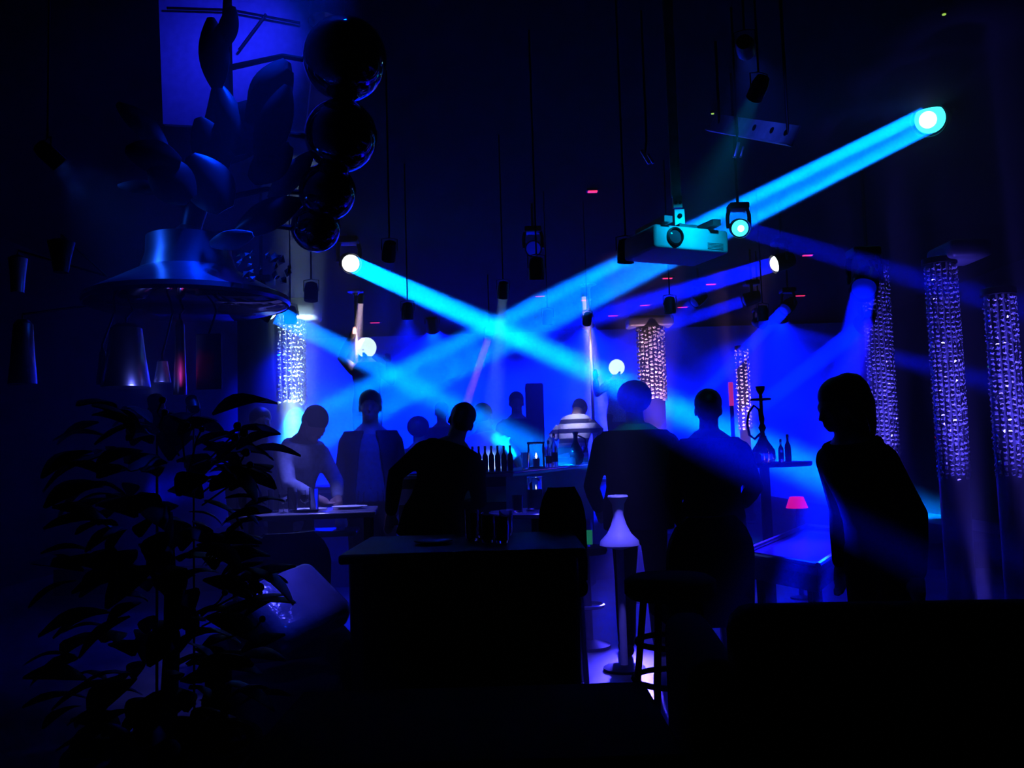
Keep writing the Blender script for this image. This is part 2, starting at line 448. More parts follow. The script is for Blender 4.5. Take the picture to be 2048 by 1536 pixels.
# red ceiling leds
leds = [(1080, 592), (1172, 600), (1290, 610), (1226, 631), (1365, 614), (1422, 568), (1600, 591), (1615, 510), (1185, 382), (750, 645), (1335, 556)]
for i, (px, py) in enumerate(leds):
    d0 = P(px, py, 1.0) - CAM; Y = (CEIL - .012 - CAM.z) / d0.z * d0.y
    p = CAM + d0 * ((CEIL - .012 - CAM.z) / d0.z)
    o = thing('ceiling_light', 'small red lit slot lamp in the black ceiling', 'ceiling light', p, 0, 'red slot lamps in the ceiling')
    k = Y / 1773
    MB().rbox((0, 0, .004), (k * 26, .1, .016), .006).build('housing', m_black, o)
    MB().rbox((0, 0, -.006), (k * 19, .06, .008), .003).build('lens', m_red, o)
for (px, py, lab) in [(1888, 27, 'tiny green indicator lamp at the top right of the ceiling'), (1425, 226, 'tiny green indicator lamp left of the holed metal plate')]:
    d0 = P(px, py, 1.0) - CAM; p = CAM + d0 * ((CEIL - .012 - CAM.z) / d0.z)
    o = thing('indicator_lamp', lab, 'ceiling light', p)
    MB().lathe([(.02, -.004), (.02, .012)], 14).build('housing', m_black, o)
    MB().lathe([(.001, -.009), (.011, -.008), (.011, -.003)], 12).build('lens', m_yel, o)

# stage and podiums
MB().slab([(-4.5, 8.7), (5, 8.7), (5, 17.9), (-4.5, 17.9)], 0, .25).build('stage_platform', m_dwall, smooth=False)
tag(bpy.data.objects['stage_platform'], 'low dark stage platform across the back of the hall', 'stage')

# ------------------------------------------------------------------ projector
pc = P(1385, 477, 4.3)
t = thing('projector', 'pale cyan-lit projector hanging from a metal pole mount', 'projector', pc, 0)
RZ = Euler((0, math.radians(1.5), math.radians(20)), 'XYZ').to_matrix().to_4x4()


def on(mb_fn, *a, **k): return mb_fn(*a, T=RZ, **k)


W, H, D = .42, .118, .33
b = MB().rbox((0, D / 2, 0), (W, D, H), .016, T=RZ); b.build('casing', m_white, t)
b = MB().lathe([(.045, 0), (.045, .016), (.037, .018), (.036, .004)], 28, RZ @ Matrix.Translation((-.10, .004, .002)) @ Matrix.Rotation(PI / 2, 4, 'X')); ring = b.build('lens_ring', m_black, t)
b = MB().lathe([(.036, 0), (.034, .006), (.02, .012), (.001, .014)], 24, RZ @ Matrix.Translation((-.10, .003, .002)) @ Matrix.Rotation(PI / 2, 4, 'X')); b.build('lens', m_lensoff, ring)
for k in range(5):
    MB().box((.13, -.001, -.015 - k * .007), (.09, .003, .002), T=RZ).build('vent_slit', m_steel, t)
MB().box((0, D * .5, H / 2 + .012), (.10, .26, .02), T=RZ).build('mount_plate', m_steel, t)
for sx in (-1, 1):
    MB().box((sx * .13 - .02, .1 + (sx < 0) * .02, H / 2 + .02), (.045, .30, .03), T=RZ).build('mount_arm', m_steel, t)
pl = P(1358, 430, 4.45) - pc; zt = CEIL - pc.z
MB().box((pl.x, pl.y, .075 + .05), (.05, .035, .12)).build('pole_bracket', m_steel, t)
for zz in (.10, .15): MB().lathe([(.012, 0), (.012, .008), (.006, .01)], 10, Matrix.Translation((pl.x, pl.y - .018, zz)) @ Matrix.Rotation(PI / 2, 4, 'X')).build('bolt', m_black, t)
MB().box((pl.x - .006, pl.y, .225), (.046, .03, .06)).build('pole_joint', m_steel, t)
for sx in (-.01, .012): MB().lathe([(.008, 0), (.008, .006)], 10, Matrix.Translation((pl.x - .006 + sx, pl.y - .015, .22)) @ Matrix.Rotation(PI / 2, 4, 'X')).build('bolt', m_black, t)
MB().rbox((pl.x - .01, pl.y, (zt + .25) / 2), (.052, .026, zt - .25), .008).build('pole', m_plate, t)
MB().lathe([(.09, zt - .015), (.09, zt - .001)], 20, None, (pl.x - .01, pl.y, 0)).build('ceiling_flange', m_steel, t)

# holed plate hanging by rods
a, b2 = P(1425, 245, 5.3), P(1592, 272, 4.4)
t = thing('mounting_plate', 'blue-lit metal plate with three holes below the black ceiling', 'metal plate', (a + b2) / 2)
ax = (b2 - a).normalized(); ay = Vector((0, 0, 1)).cross(ax).normalized(); az = ax.cross(ay)
R = Matrix((ax, ay, az)).transposed().to_4x4() @ Matrix.Rotation(math.radians(72), 4, 'X')
L = (b2 - a).length
b = MB()
b.box((0, 0, 0), (L, .105, .01), T=R); b.box((0, -.052, .012), (L, .008, .034), T=R)
b.build('plate', m_plate, t, smooth=False)
for q in (.05, .25, .4): MB().lathe([(.018, .0052), (.018, .0075)], 16, R @ Matrix.Translation((q * L, .008, 0))).build('hole', m_blackmatt, t)
for q in (-.4, .42):
    v = R @ Vector((q * L, 0, 0))
    MB().tube([v, Vector((v.x, v.y, CEIL - t.location.z))], .008, 8).build('rod', m_black, t)
for (px, py, ang, lab) in [(1291, 314, .5, 'small blue-lit rigging clamp above the projector'), (1473, 300, -.3, 'thin curved rigging hook below the holed metal plate')]:
    p = P(px, py, 4.8)
    t = thing('rigging_clamp', lab, 'clamp', p)
    MB().rbox((0, 0, 0), (.02, .02, .09), .005, rot=(0, -ang, 0)).build('jaw', m_steel, t)
    MB().rbox((.03, .005, -.01), (.014, .02, .06), .004, rot=(0, -ang, 0)).build('jaw', m_steel, t)
    MB().tube([(0, 0, .02), (.01, 0, .1), (.01, 0, CEIL - p.z)], .006, 8).build('rod', m_black, t)

# ------------------------------------------------------------------ beaded columns
strings = {}


def bead_string(n, pitch, size, key):
    if key in strings: return strings[key]
    b = MB()
    for k in range(n):
        z = -k * pitch
        R = Matrix.Translation((0, 0, z)) @ Euler((random.uniform(-.7, .7), random.uniform(-.5, .5), random.uniform(-.7, .7))).to_matrix().to_4x4()
        q, h = size / 2, size * .28
        b.add([(q, 0, q), (-q, 0, q), (-q, 0, -q), (q, 0, -q), (q * .55, -h, q * .55), (-q * .55, -h, q * .55), (-q * .55, -h, -q * .55), (q * .55, -h, -q * .55)],
              [(0, 1, 2, 3), (4, 7, 6, 5), (0, 4, 5, 1), (1, 5, 6, 2), (2, 6, 7, 3), (3, 7, 4, 0)], R)
    b.box((0, 0, -(n - 1) * pitch / 2), (.002, .002, n * pitch))
    strings[key] = b.mesh('bead_string', m_mirror)
    return strings[key]


def column(px, Y, r, ytop, ybot, label, a0, a1, nstr, pitch, size, core_m, cap=None, key='a', coretop=None):
    base = xy(px, Y); zt = P(px, ytop, Y).z; c = thing('beaded_column', label, 'column', (base.x, Y, 0))
    # real height of the bead curtain
    z0 = .25 if Y > 8.7 else 0
    zt = P(px, ytop, Y).z - z0; zb = P(px, ybot, Y).z - z0; c.location.z = z0
    # follow the pixel column at mid-height
    xm = P(px, (ytop + ybot) / 2, Y).x; c.location.x = xm
    MB().lathe([(r * 1.25, 0), (r * 1.25, .08), (r, .1), (r, zt + .04)], 32).build('core', core_m, c)
    MB().lathe([(r * 1.1, zt), (r * 1.22, zt + .005), (r * 1.22, zt + .04), (r * 1.05, zt + .045)], 32).build('collar', m_black, c)
    n = max(4, int((zt - zb) / pitch))
    for k in range(nstr):
        a = math.radians(a0 + (a1 - a0) * k / max(1, nstr - 1))
        me = bead_string(n, pitch, size, (key, k % 4))
        o = bpy.data.objects.new('bead_string', me); col.objects.link(o); o.parent = c
        o.location = (math.cos(a) * (r + size * .4), math.sin(a) * (r + size * .4), zt - .01 - random.uniform(0, pitch)); o.rotation_euler = (0, 0, a + PI / 2)
    if cap:
        x0, x1, y0, y1 = cap
        A, B = P(x0, y1, Y - .05), P(x1, y0, Y - .05)
        MB().rbox(((A.x + B.x) / 2 - xm, 0, (A.z + B.z) / 2 - z0), (B.x - A.x, .34, B.z - A.z), .03).build('capital', m_cap, c)
    return c


m_cap = mat('dark_grey_panel', (.07, .07, .08), .5, vary=.2)
m_colcore = mat('column_sheet', (.2, .2, .22), .35, .15, vary=.15, scale=3)
column(542, 7.4, .27, 640, 812, 'thick column at left whose bead strings blaze white', -62, 30, 11, .034, .030, m_colcore, (572, 634, 598, 640), 'c1')
column(1303, 11, .15, 656, 800, 'middle distance beaded column sparkling pink and white', -175, -5, 10, .05, .042, m_black, (1255, 1345, 632, 655), 'c2')
column(1486, 12, .07, 698, 860, 'thin far beaded column beside the water pipe', -160, -20, 4, .05, .04, m_black, None, 'c3')
column(1760, 6.4, .085, 535, 925, 'slim beaded column nearest the bobbed-haired person at right', -178, -2, 10, .031, .022, m_colcore, None, 'c4')
column(1893, 5.5, .085, 530, 955, 'beaded column under a square dark capital at right', -178, -2, 10, .030, .022, m_colcore, (1885, 1966, 484, 521), 'c5')
column(2010, 4.9, .075, 592, 960, 'beaded column at the right edge of the view', -178, -2, 9, .030, .020, m_colcore, None, 'c6')
p = P(1462, 785, 11.2)
t = thing('led_tube', 'short upright pink glowing tube left of the thin far column', 'light tube', (p.x, p.y, 0.25))
MB().lathe([(.03, p.z - .17 - .25), (.03, p.z + .13 - .25)], 14).build('tube', mat('pink_led', (.5, .05, .2), .5, emit=((.9, .04, .35), .9), vary=0), t)
MB().lathe([(.1, 0), (.1, .03), (.025, .04), (.025, p.z - .42)], 14).build('stand', m_black, t)

# ------------------------------------------------------------------ people


def remesh(o, vox, sm=3):
    r = o.modifiers.new('remesh', 'REMESH'); r.mode = 'VOXEL'; r.voxel_size = vox; r.use_smooth_shade = True
    s = o.modifiers.new('smooth', 'SMOOTH'); s.factor = .5; s.iterations = sm
    return o


def person(label, loc, yaw, h=1.75, lean=0, side=0, twist=0, head_yaw=0, head_pitch=0, arms=None, top='tee', m_top=None, m_bot=None, m_hr=None,
           hair='short', seated=False, legs=None, vox=.009, extra=None, wide=1.0, name='person', z0=0.0):
    s = h / 1.75
    S = Matrix.Scale(s, 4)
    t = thing(name, label, 'person', (loc[0], loc[1], loc[2] if len(loc) > 2 else z0), yaw)
    drop = -.42 if seated else 0
    B = S @ Matrix.Translation((0, 0, drop))
    piv = Vector((0, 0, .95))
    TT = B @ Matrix.Translation(piv) @ Euler((math.radians(lean), math.radians(side), math.radians(twist))).to_matrix().to_4x4() @ Matrix.Translation(-piv)
    npv = Vector((0, .0, 1.5))
    HT = TT @ Matrix.Translation((0, 0, -.022)) @ Matrix.Translation(npv) @ Euler((math.radians(head_pitch), 0, math.radians(head_yaw)), 'XYZ').to_matrix().to_4x4() @ Matrix.Translation(-npv)
    rings = [(0, 0, .84, .14, .10), (0, 0, .90, .165, .115), (0, .005, .97, .165, .12), (0, 0, 1.06, .145, .10), (0, -.005, 1.16, .142, .098), (0, -.01, 1.28, .165, .112), (0, -.005, 1.355, .178, .105), (0, .005, 1.41, .160, .088), (0, .008, 1.445, .115, .07), (0, .01, 1.485, .07, .06)]
    rings = [(a, b_, z, rx * wide, ry * wide) for a, b_, z, rx, ry in rings]
    b = MB(); b.loft(rings, 28, TT)
    b.tube([(0, .01, 1.42), (0, 0, 1.50), (0, -.012, 1.58)], [.068, .060, .058], 14, TT)
    for e in [((0, .004, 1.665), (.076, .096, .088)), ((0, -.03, 1.625), (.066, .068, .085)), ((0, -.048, 1.575), (.05, .05, .05)), ((0, -.075, 1.548), (.026, .024, .02)),
              ((0, -.088, 1.652), (.048, .014, .011)), ((0, -.098, 1.572), (.023, .012, .006)), ((0, -.096, 1.563), (.02, .012, .006)),
              ((.03, -.086, 1.636), (.014, .012, .009)), ((-.03, -.086, 1.636), (.014, .012, .009)), ((.04, -.075, 1.605), (.02, .018, .018)), ((-.04, -.075, 1.605), (.02, .018, .018)),
              ((.077, .008, 1.625), (.010, .022, .033)), ((-.077, .008, 1.625), (.010, .022, .033))]:
        b.ell(e[0], e[1], 16, HT)
    b.tube([(0, -.094, 1.645), (0, -.108, 1.62), (0, -.117, 1.602), (0, -.1, 1.594)], [.008, .010, .014, .008], 10, HT, dome=True)
    # arms
    arms = arms or {}
    P_arm = {}
    for sg, nm in ((-1, 'L'), (1, 'R')):
        sh = Vector((sg * .166 * wide, 0, 1.352))
        el, wr = arms.get(nm, ((sg * .222, .03, 1.08), (sg * .225, -.06, .84)))
        el, wr = Vector(el), Vector(wr)
        P_arm[nm] = (sh, el, wr)
        b.tube([sh, sh.lerp(el, .5), el, el.lerp(wr, .35), wr], [.055, .047, .041, .041, .027], 12, TT, dome=True)
        d = (wr - el).normalized(); q = d.cross(Vector((0, 0, 1)));
        q = q.normalized() if q.length > .1 else Vector((1, 0, 0)); q = q if q.x * sg >= 0 else -q
        nrm = d.cross(q).normalized()
        pal = wr + d * .05
        b.tube([wr, wr + d * .03, wr + d * .085], [.026, .034, .036], 10, TT, dome=True)
        for fi, (off, ln_) in enumerate([(-.028, .062), (-.010, .074), (.009, .069), (.026, .054)]):
            k0 = wr + d * .085 + q * off
            k1 = k0 + d * ln_ * .5 - nrm * .004; k2 = k1 + d * ln_ * .42 - nrm * ln_ * .35
            b.tube([k0 - d * .02, k0, k1, k2], [.0095, .0095, .009, .008], 8, TT, dome=True)
        th = wr + d * .03 - q * .025
        b.tube([th, th + d * .03 - q * .025, th + d * .06 - q * .03], [.013, .011, .009], 8, TT, dome=True)
    # legs
    LG = []
    for sg, nm in ((-1, 'L'), (1, 'R')):
        hip = Vector((sg * .088, 0, .90))
        if seated: kn, an = Vector((sg * .13, -.43, .93)), Vector((sg * .13, -.40, .50))
        elif legs: kn, an = Vector(legs[nm][0]), Vector(legs[nm][1])
        else: kn, an = Vector((sg * .10, -.015, .49)), Vector((sg * .11, .02, .085))
        LG.append((hip, kn, an))
        b.tube([hip, hip.lerp(kn, .5), kn, kn.lerp(an, .35), an], [.088, .072, .055, .056, .037], 14, B, dome=True)
        b.tube([an + Vector((0, .03, -.03)), an + Vector((0, -.06, -.045)), an + Vector((sg * .015, -.15, -.055))], [.036, .036, .028], 10, B, dome=True)
    body = b.build('body', m_skin, t); remesh(body, vox)
    # top
    if top:
        c = MB()
        inf = .016
        rr = [(a, y, z, rx + inf, ry + inf) for a, y, z, rx, ry in rings[:8]]
        rr[7] = (rr[7][0], rr[7][1], 1.44, rr[7][3] - .01, rr[7][4])
        rr[0] = (0, 0, .80, .165 * wide + inf, .118 * wide + inf)
        if top == 'jacket':
            # open jacket over a light shirt
            c.loft([(a, y, z, rx + .012, ry + .012) for a, y, z, rx, ry in rings[1:8]], 28, TT)
            sh_o = c.build('shirt', m_wcloth if m_top is None else m_top, t); remesh(sh_o, .011, 4)
            c = MB(); seg = 30; vs = []; fs = []
            rows = []
            for a, y, z, rx, ry in rr:
                k = (z - .80) / .63
                g = math.radians(40 - 26 * abs(k - .45) - 14 * k)
                rows.append([(a + (rx + e) * math.sin(an_), y - (ry + e) * math.cos(an_), z) for e in (.03, .012) for an_ in [g + (2 * PI - 2 * g) * i / seg for i in range(seg + 1)]])
            n = seg + 1
            for row in rows: vs += row
            for i in range(len(rows) - 1):
                o0, o1 = i * 2 * n, (i + 1) * 2 * n
                for k in range(seg):
                    fs.append((o0 + k, o0 + k + 1, o1 + k + 1, o1 + k)); fs.append((o0 + n + k, o1 + n + k, o1 + n + k + 1, o0 + n + k + 1))
                fs.append((o0, o1, o1 + n, o0 + n)); fs.append((o0 + seg, o0 + n + seg, o1 + n + seg, o1 + seg))
            for k in range(seg):
                fs.append((k, n + k, n + k + 1, k + 1)); o1 = (len(rows) - 1) * 2 * n; fs.append((o1 + k, o1 + k + 1, o1 + n + k + 1, o1 + n + k))
            c.add(vs, fs, TT)
            for nm in 'LR':
                sh, el, wr = P_arm[nm]; c.tube([sh, sh.lerp(el, .5), el, el.lerp(wr, .4), wr.lerp(el, .06)], [.072, .064, .057, .054, .045], 14, TT, dome=True)
            jk = c.build('jacket', m_ncloth, t); remesh(jk, .011, 3)
        else:
            c.loft(rr, 28, TT)
            for nm in 'LR':
                sh, el, wr = P_arm[nm]
                if top == 'tee': c.tube([sh, sh.lerp(el, .35), sh.lerp(el, .68)], [.068, .064, .066], 14, TT, dome=False)
                elif top == 'long': c.tube([sh, sh.lerp(el, .5), el, el.lerp(wr, .4), wr.lerp(el, .05)], [.07, .061, .054, .052, .042], 14, TT, dome=True)
            o = c.build('shirt', m_top or m_bcloth, t); remesh(o, .010, 4)
    # trousers
    c = MB(); c.loft([(a, y, z, rx + .012, ry + .012) for a, y, z, rx, ry in rings[:4]], 24, B)
    for hip, kn, an in LG:
        c.tube([hip, hip.lerp(kn, .5), kn, kn.lerp(an, .4), an.lerp(kn, .03)], [.102, .086, .07, .068, .058], 14, B, dome=True)
    o = c.build('trousers', m_bot or m_bcloth, t); remesh(o, .012, 3)
    for hip, kn, an in LG:
        sg = 1 if hip.x > 0 else -1
        c = MB(); c.tube([an + Vector((0, .045, -.04)), an + Vector((0, -.02, -.035)), an + Vector((0, -.08, -.045)), an + Vector((sg * .012, -.17, -.055))], [.04, .046, .044, .03], 12, B, dome=True)
        c.build('shoe', m_black, t)
    # hair
    if hair:
        c = MB()
        c.ell((0, .014, 1.678), (.086, .104, .090), 18, HT)
        if hair == 'bob':
            c.tube([(0, .07, 1.68), (0, .085, 1.6), (0, .075, 1.5)], [.09, .085, .07], 16, HT, dome=True)
            for sg in (-1, 1): c.tube([(sg * .07, .01, 1.70), (sg * .085, .02, 1.6), (sg * .08, .03, 1.5)], [.03, .035, .03], 10, HT, dome=True)
        elif hair == 'big':
            c.ell((0, .03, 1.68), (.115, .12, .11), 18, HT)
        else:
            c.ell((0, .05, 1.63), (.074, .06, .07), 16, HT)
        o = c.build('hair', m_hr or m_hair, t); remesh(o, .009, 2)
    if extra: extra(t, TT, HT)
    return t


def at(px, Y, z=0.0): q = P(px, 905, Y); return (q.x, Y, z)


TURN = PI   # back to the camera
# C, D: the two dark figures right of centre
person('person with back turned, broad black silhouette under the crossing cyan beam', at(1272, 5.5), TURN, 1.66, hair='big', top='long', m_top=m_bcloth, wide=1.3,
       arms={'L': ((-.30, .02, 1.08), (-.24, -.18, .93)), 'R': ((.30, .02, 1.08), (.24, -.18, .93))})
person('short dark-haired person turned to the right, beside the broad black silhouette', at(1420, 4.95), TURN - .5, 1.58, hair='short', top='long', m_top=m_bcloth, head_yaw=25, wide=1.12,
       arms={'L': ((-.25, -.05, 1.13), (-.12, -.28, 1.02)), 'R': ((.26, .02, 1.12), (.24, -.12, .9))})
# A: woman at right, facing left


def earring(t, TT, HT):
    b = MB()
    b.ell((.083, -.005, 1.575), (.009, .009, .013), 12, HT); b.tube([(.083, 0, 1.60), (.083, -.003, 1.585)], .002, 6, HT)
    o = b.build('earring', m_chrome, t); o['label'] = 'shiny earring'


person('person with dark bobbed hair facing left, dim behind a blue beam', at(1748, 3.68), -1.15, 1.55, lean=17, hair='bob', top='long', m_top=m_bcloth, head_yaw=-10, extra=earring, wide=.95)
# E: man bending at the bar, black silhouette
person('black silhouetted person leaning to the right in front of the bar', at(860, 5.2), TURN + .2, 1.62, lean=12, side=-20, hair='short', top='long', m_top=m_bcloth, wide=1.05,
       arms={'L': ((-.27, -.05, 1.16), (-.17, -.3, 1.08)), 'R': ((.30, .0, 1.15), (.24, -.2, .95))})
# F: white shirt
person('person in a bright white short-sleeved shirt bent over behind the bar', at(978, 7.5), TURN - .3, 1.74, lean=16, side=10, head_pitch=10, hair='short', top='tee', m_top=m_wcloth,
       arms={'L': ((-.25, -.14, 1.14), (-.16, -.38, 1.08)), 'R': ((.28, -.12, 1.16), (.22, -.36, 1.08))})
# G: jacket
person('standing person with open dark jacket over a pale shirt', at(742, 6.6), .1, 1.76, hair='short', top='jacket', m_top=m_gcloth)
# H: leaning over the left table
person('person in pale blue shirt bowing head over the glasses on the left table', at(580, 6.32), .9, 1.70, lean=20, head_pitch=28, hair='short', top='long', m_top=m_bluecloth,
       arms={'L': ((-.22, -.20, 1.20), (-.12, -.36, 1.16)), 'R': ((.24, -.16, 1.18), (.1, -.36, 1.14))})
# I behind
person('dim dark-shirted person standing behind the bowing person at the left table', at(522, 6.7), .6, 1.66, hair='short', top='long', m_top=m_ncloth)
# J
person('dim bushy-haired person seen from behind, right of the person in the jacket', at(838, 8.2), TURN, 1.60, hair='big', top='long', m_top=m_ncloth)
person('dim dark-haired person behind the left of the bar, just above its counter', at(885, 9.4, .258), TURN + .2, 1.56, hair='short', top='long', m_top=m_ncloth)
# K striped, L dark on stage
person('person in a pale and dark striped shirt bending forward on the stage', at(1143, 9.4, .258), TURN - .5, 1.70, lean=30, side=6, head_pitch=25, hair='short', top='tee', m_top=m_striped, wide=1.1,
       arms={'L': ((-.33, -.08, 1.2), (-.34, -.3, 1.1)), 'R': ((.34, -.05, 1.22), (.36, -.28, 1.16))})
person('dark-clothed person with dim blue face beside the speaker tower', at(1036, 9.0, .258), .1, 1.62, hair='short', top='long', m_top=m_bcloth)

# dancers and poles on round podiums
POD = .85
for px, lab in ((716, 'round dark podium under the left dance pole'), (1190, 'round dark podium under the right dance pole')):
    q = at(px, 13, .25)
    t = thing('dance_podium', lab, 'podium', q)
    MB().lathe([(.75, 0), (.75, .02), (.7, .04), (.7, POD - .25 - .04), (.78, POD - .25 - .035), (.78, POD - .25)], 40).build('drum', m_black, t)
    MB().lathe([(.785, POD - .33), (.795, POD - .33), (.795, POD - .29), (.785, POD - .29)], 40, caps=False).build('edge_band', m_steel, t)
for x0, lab in ((P(713, 700, 13).x, 'bright chrome dance pole left of centre'), (P(1182, 710, 13).x, 'bright chrome dance pole right of centre')):
    t = thing('dance_pole', lab, 'pole', (x0, 13, POD))
    MB().lathe([(.024, .02), (.024, CEIL - POD - .02)], 20).build('pole', m_satin, t)
    MB().lathe([(.16, 0), (.16, .012), (.04, .03), (.03, .06)], 24).build('base_flange', m_steel, t)
    MB().lathe([(.03, CEIL - POD - .06), (.05, CEIL - POD - .03), (.12, CEIL - POD - .01), (.12, CEIL - POD - .001)], 24).build('ceiling_flange', m_steel, t)


def head_glare(t, TT, HT):
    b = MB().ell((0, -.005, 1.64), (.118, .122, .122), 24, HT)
    b.build('head_glare', m_headglare, t)['label'] = 'round white glare painted as a glowing ball'


m_glit = mat('glitter_cloth', (.4, .5, .6), .3, .3, vary=.8, scale=90)
hx = P(1233, 733, 13)
s_h = (hx.z - POD) / 1.64 * 1.75
person('dancer in a glittering blue top with head lost in white glare, arm bent toward the right pole', (hx.x, 13, POD + .008), .35, s_h, hair=None, top='long', m_top=m_glit, extra=head_glare,
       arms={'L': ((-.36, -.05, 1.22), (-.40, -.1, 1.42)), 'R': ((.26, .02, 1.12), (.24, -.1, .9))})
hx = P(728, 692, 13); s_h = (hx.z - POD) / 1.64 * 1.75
person('dancer with head lost in white glare holding the left pole', (hx.x + .03, 13.05, POD + .008), -.2, s_h, hair=None, top='long', m_top=m_ncloth, extra=head_glare,
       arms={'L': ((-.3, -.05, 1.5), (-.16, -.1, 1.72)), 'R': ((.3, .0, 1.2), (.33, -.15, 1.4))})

# speaker tower on the stage
q = at(1072, 9.45, .25); zt = P(1072, 768, 9.45).z - .25
t = thing('speaker_tower', 'tall black speaker tower behind the bar', 'speaker', q)
MB().rbox((0, 0, zt / 2), (.19, .3, zt), .02).build('cabinet', m_blackmatt, t)
for zz in (.3, .62, .94, 1.26):
    MB().lathe([(.08, 0), (.08, .012), (.07, .014), (.03, -.02), (.025, .0), (.001, .006)], 24, Matrix.Translation((0, -.151, zz)) @ Matrix.Rotation(PI / 2, 4, 'X')).build('cone', m_black, t)

# ------------------------------------------------------------------ bar
BZ = 1.13
c0 = P(1026, 942, 1.0) - CAM; k = (BZ - CAM.z) / c0.z; C0 = CAM + c0 * k     # near corner of the counter
R1 = xy(1195, 8.5)
ul = Vector((-1, .06, 0)).normalized(); L1 = C0 + ul * .8
ur = Vector((R1.x - C0.x, R1.y - C0.y, 0))
t = thing('bar_counter', 'dark bar counter with glossy top and a corner towards the camera', 'bar counter', (C0.x, C0.y, 0))
pa = [Vector((0, 0, 0)), ur, ur + Vector((-.42, .12, 0)), Vector((-.18, .60, 0)), ul * .8 + Vector((0, .55, 0)), ul * .8]
MB().slab(pa, BZ - .035, BZ).build('top', m_tabletop, t, smooth=False)
ins = [Vector((-.05, .07, 0)), ur + Vector((-.06, -.02, 0)), ur + Vector((-.37, .08, 0)), Vector((-.16, .53, 0)), ul * .76 + Vector((0, .48, 0)), ul * .76 + Vector((0, .07, 0))]
MB().slab(ins, 0, BZ - .036).build('carcass', m_wood, t, smooth=False)
b = MB().tube([ul * .8 + Vector((0, -.005, BZ - .012)), Vector((0, -.005, BZ - .012)), ur + Vector((.005, 0, BZ - .012))], .006, 8); b.build('edge_trim', m_chrome, t)
b = MB().box((-.40, .055, BZ - .15), (.7, .03, .10)); b.build('front_rail', m_apron, t)
for k in range(2):
    MB().box((-.22 - k * .37, .075, .55), (.34, .02, .75)).build('front_panel', m_wood, t)

PROF_BOTTLE = [(.001, 0), (.034, .001), (.037, .01), (.037, .17), (.034, .20), (.016, .235), (.013, .25), (.013, .30), (.015, .302), (.015, .312)]


def bottle(px, Y, z, sc_, label, m=m_bottle, group=None, cap=m_chrome):
    q = xy(px, Y)
    t = thing('bottle', label, 'bottle', (q.x, Y, z), 0, group)
    MB().lathe([(r * sc_, h * sc_) for r, h in PROF_BOTTLE], 20).build('glass', m, t)
    MB().lathe([(.0155 * sc_, .285 * sc_), (.0165 * sc_, .287 * sc_), (.0165 * sc_, .325 * sc_), (.012 * sc_, .328 * sc_)], 16).build('cap', cap, t)
    MB().lathe([(.0376 * sc_, .05 * sc_), (.0376 * sc_, .14 * sc_)], 20, caps=False).build('label_band', m_gcloth, t)
    return t


for i in range(7):
    bottle(945 + i * 12.5, 6.1, BZ, .52, 'slim dark bottle in the close row on the bar counter', group='row of slim bottles on the bar')


def glass(px, Y, z, h, r, label, group=None, stem=False, m=m_glass, fill=None, cat='glass'):
    q = xy(px, Y)
    t = thing('wine_glass' if stem else 'tumbler', label, cat, (q.x, Y, z), 0, group)
    if stem:
        pr = [(r * .8, 0), (r * .8, .003), (r * .12, .008), (r * .1, h * .45), (r * .6, h * .55), (r, h * .75), (r * .85, h), (r * .82, h), (r * .95, h * .75), (r * .5, h * .57), (.001, h * .55)]
    else:
        pr = [(r * .85, 0), (r * .9, .004), (r, h), (r * .95, h), (r * .84, .012), (.001, .01)]
    MB().lathe(pr, 20, caps=False).build('bowl', m, t)
    if fill:
        MB().lathe([(.001, .013), (r * .8, .013), (r * .88, h * .6), (.001, h * .6)], 18, caps=False).build('drink', fill, t)
    return t


# lantern on the bar
q = xy(1072, 6.6)
t = thing('candle_lantern', 'small square glass lantern with a lit candle on the bar', 'lantern', (q.x, 6.6, BZ))
for sx in (-1, 1):
    for sy in (-1, 1): MB().box((sx * .055, sy * .055, .09), (.01, .01, .18)).build('post', m_steel, t)
MB().rbox((0, 0, .006), (.13, .13, .012), .004).build('base', m_steel, t)
MB().rbox((0, 0, .186), (.13, .13, .014), .005).build('lid', m_steel, t)
cn = MB().lathe([(.025, .012), (.025, .07), (.003, .068)], 16).build('candle', m_wcloth, t)
MB().lathe([(.001, .07), (.009, .085), (.006, .10), (.001, .115)], 12).build('flame', m_flame, cn)
bottle(1108, 7.0, BZ, .8, 'taller bottle standing right of the candle lantern', m=m_glass)
bottle(1097, 6.7, BZ, .62, 'small clear bottle close beside the candle lantern', m=m_glass)
glass(1050, 6.4, BZ, .12, .03, 'clear tumbler left of the candle lantern')
glass(1092, 7.3, BZ, .16, .035, 'stemmed glass at the rear of the bar', stem=True)
glass(1160, 7.7, BZ, .16, .035, 'stemmed glass at the far end of the bar', stem=True)
q = xy(1152, 7.6)
t = thing('carafe', 'dark round-bellied carafe near the far end of the bar', 'carafe', (q.x, 7.6, BZ))
MB().lathe([(.03, 0), (.055, .02), (.07, .08), (.05, .14), (.02, .2), (.018, .25), (.03, .28), (.028, .28), (.014, .25)], 20, caps=False).build('belly', m_darkglass, t)
MB().tube([(.02, 0, .25), (.08, 0, .22), (.09, 0, .15), (.062, 0, .1)], .007, 8).build('handle', m_darkglass, t)

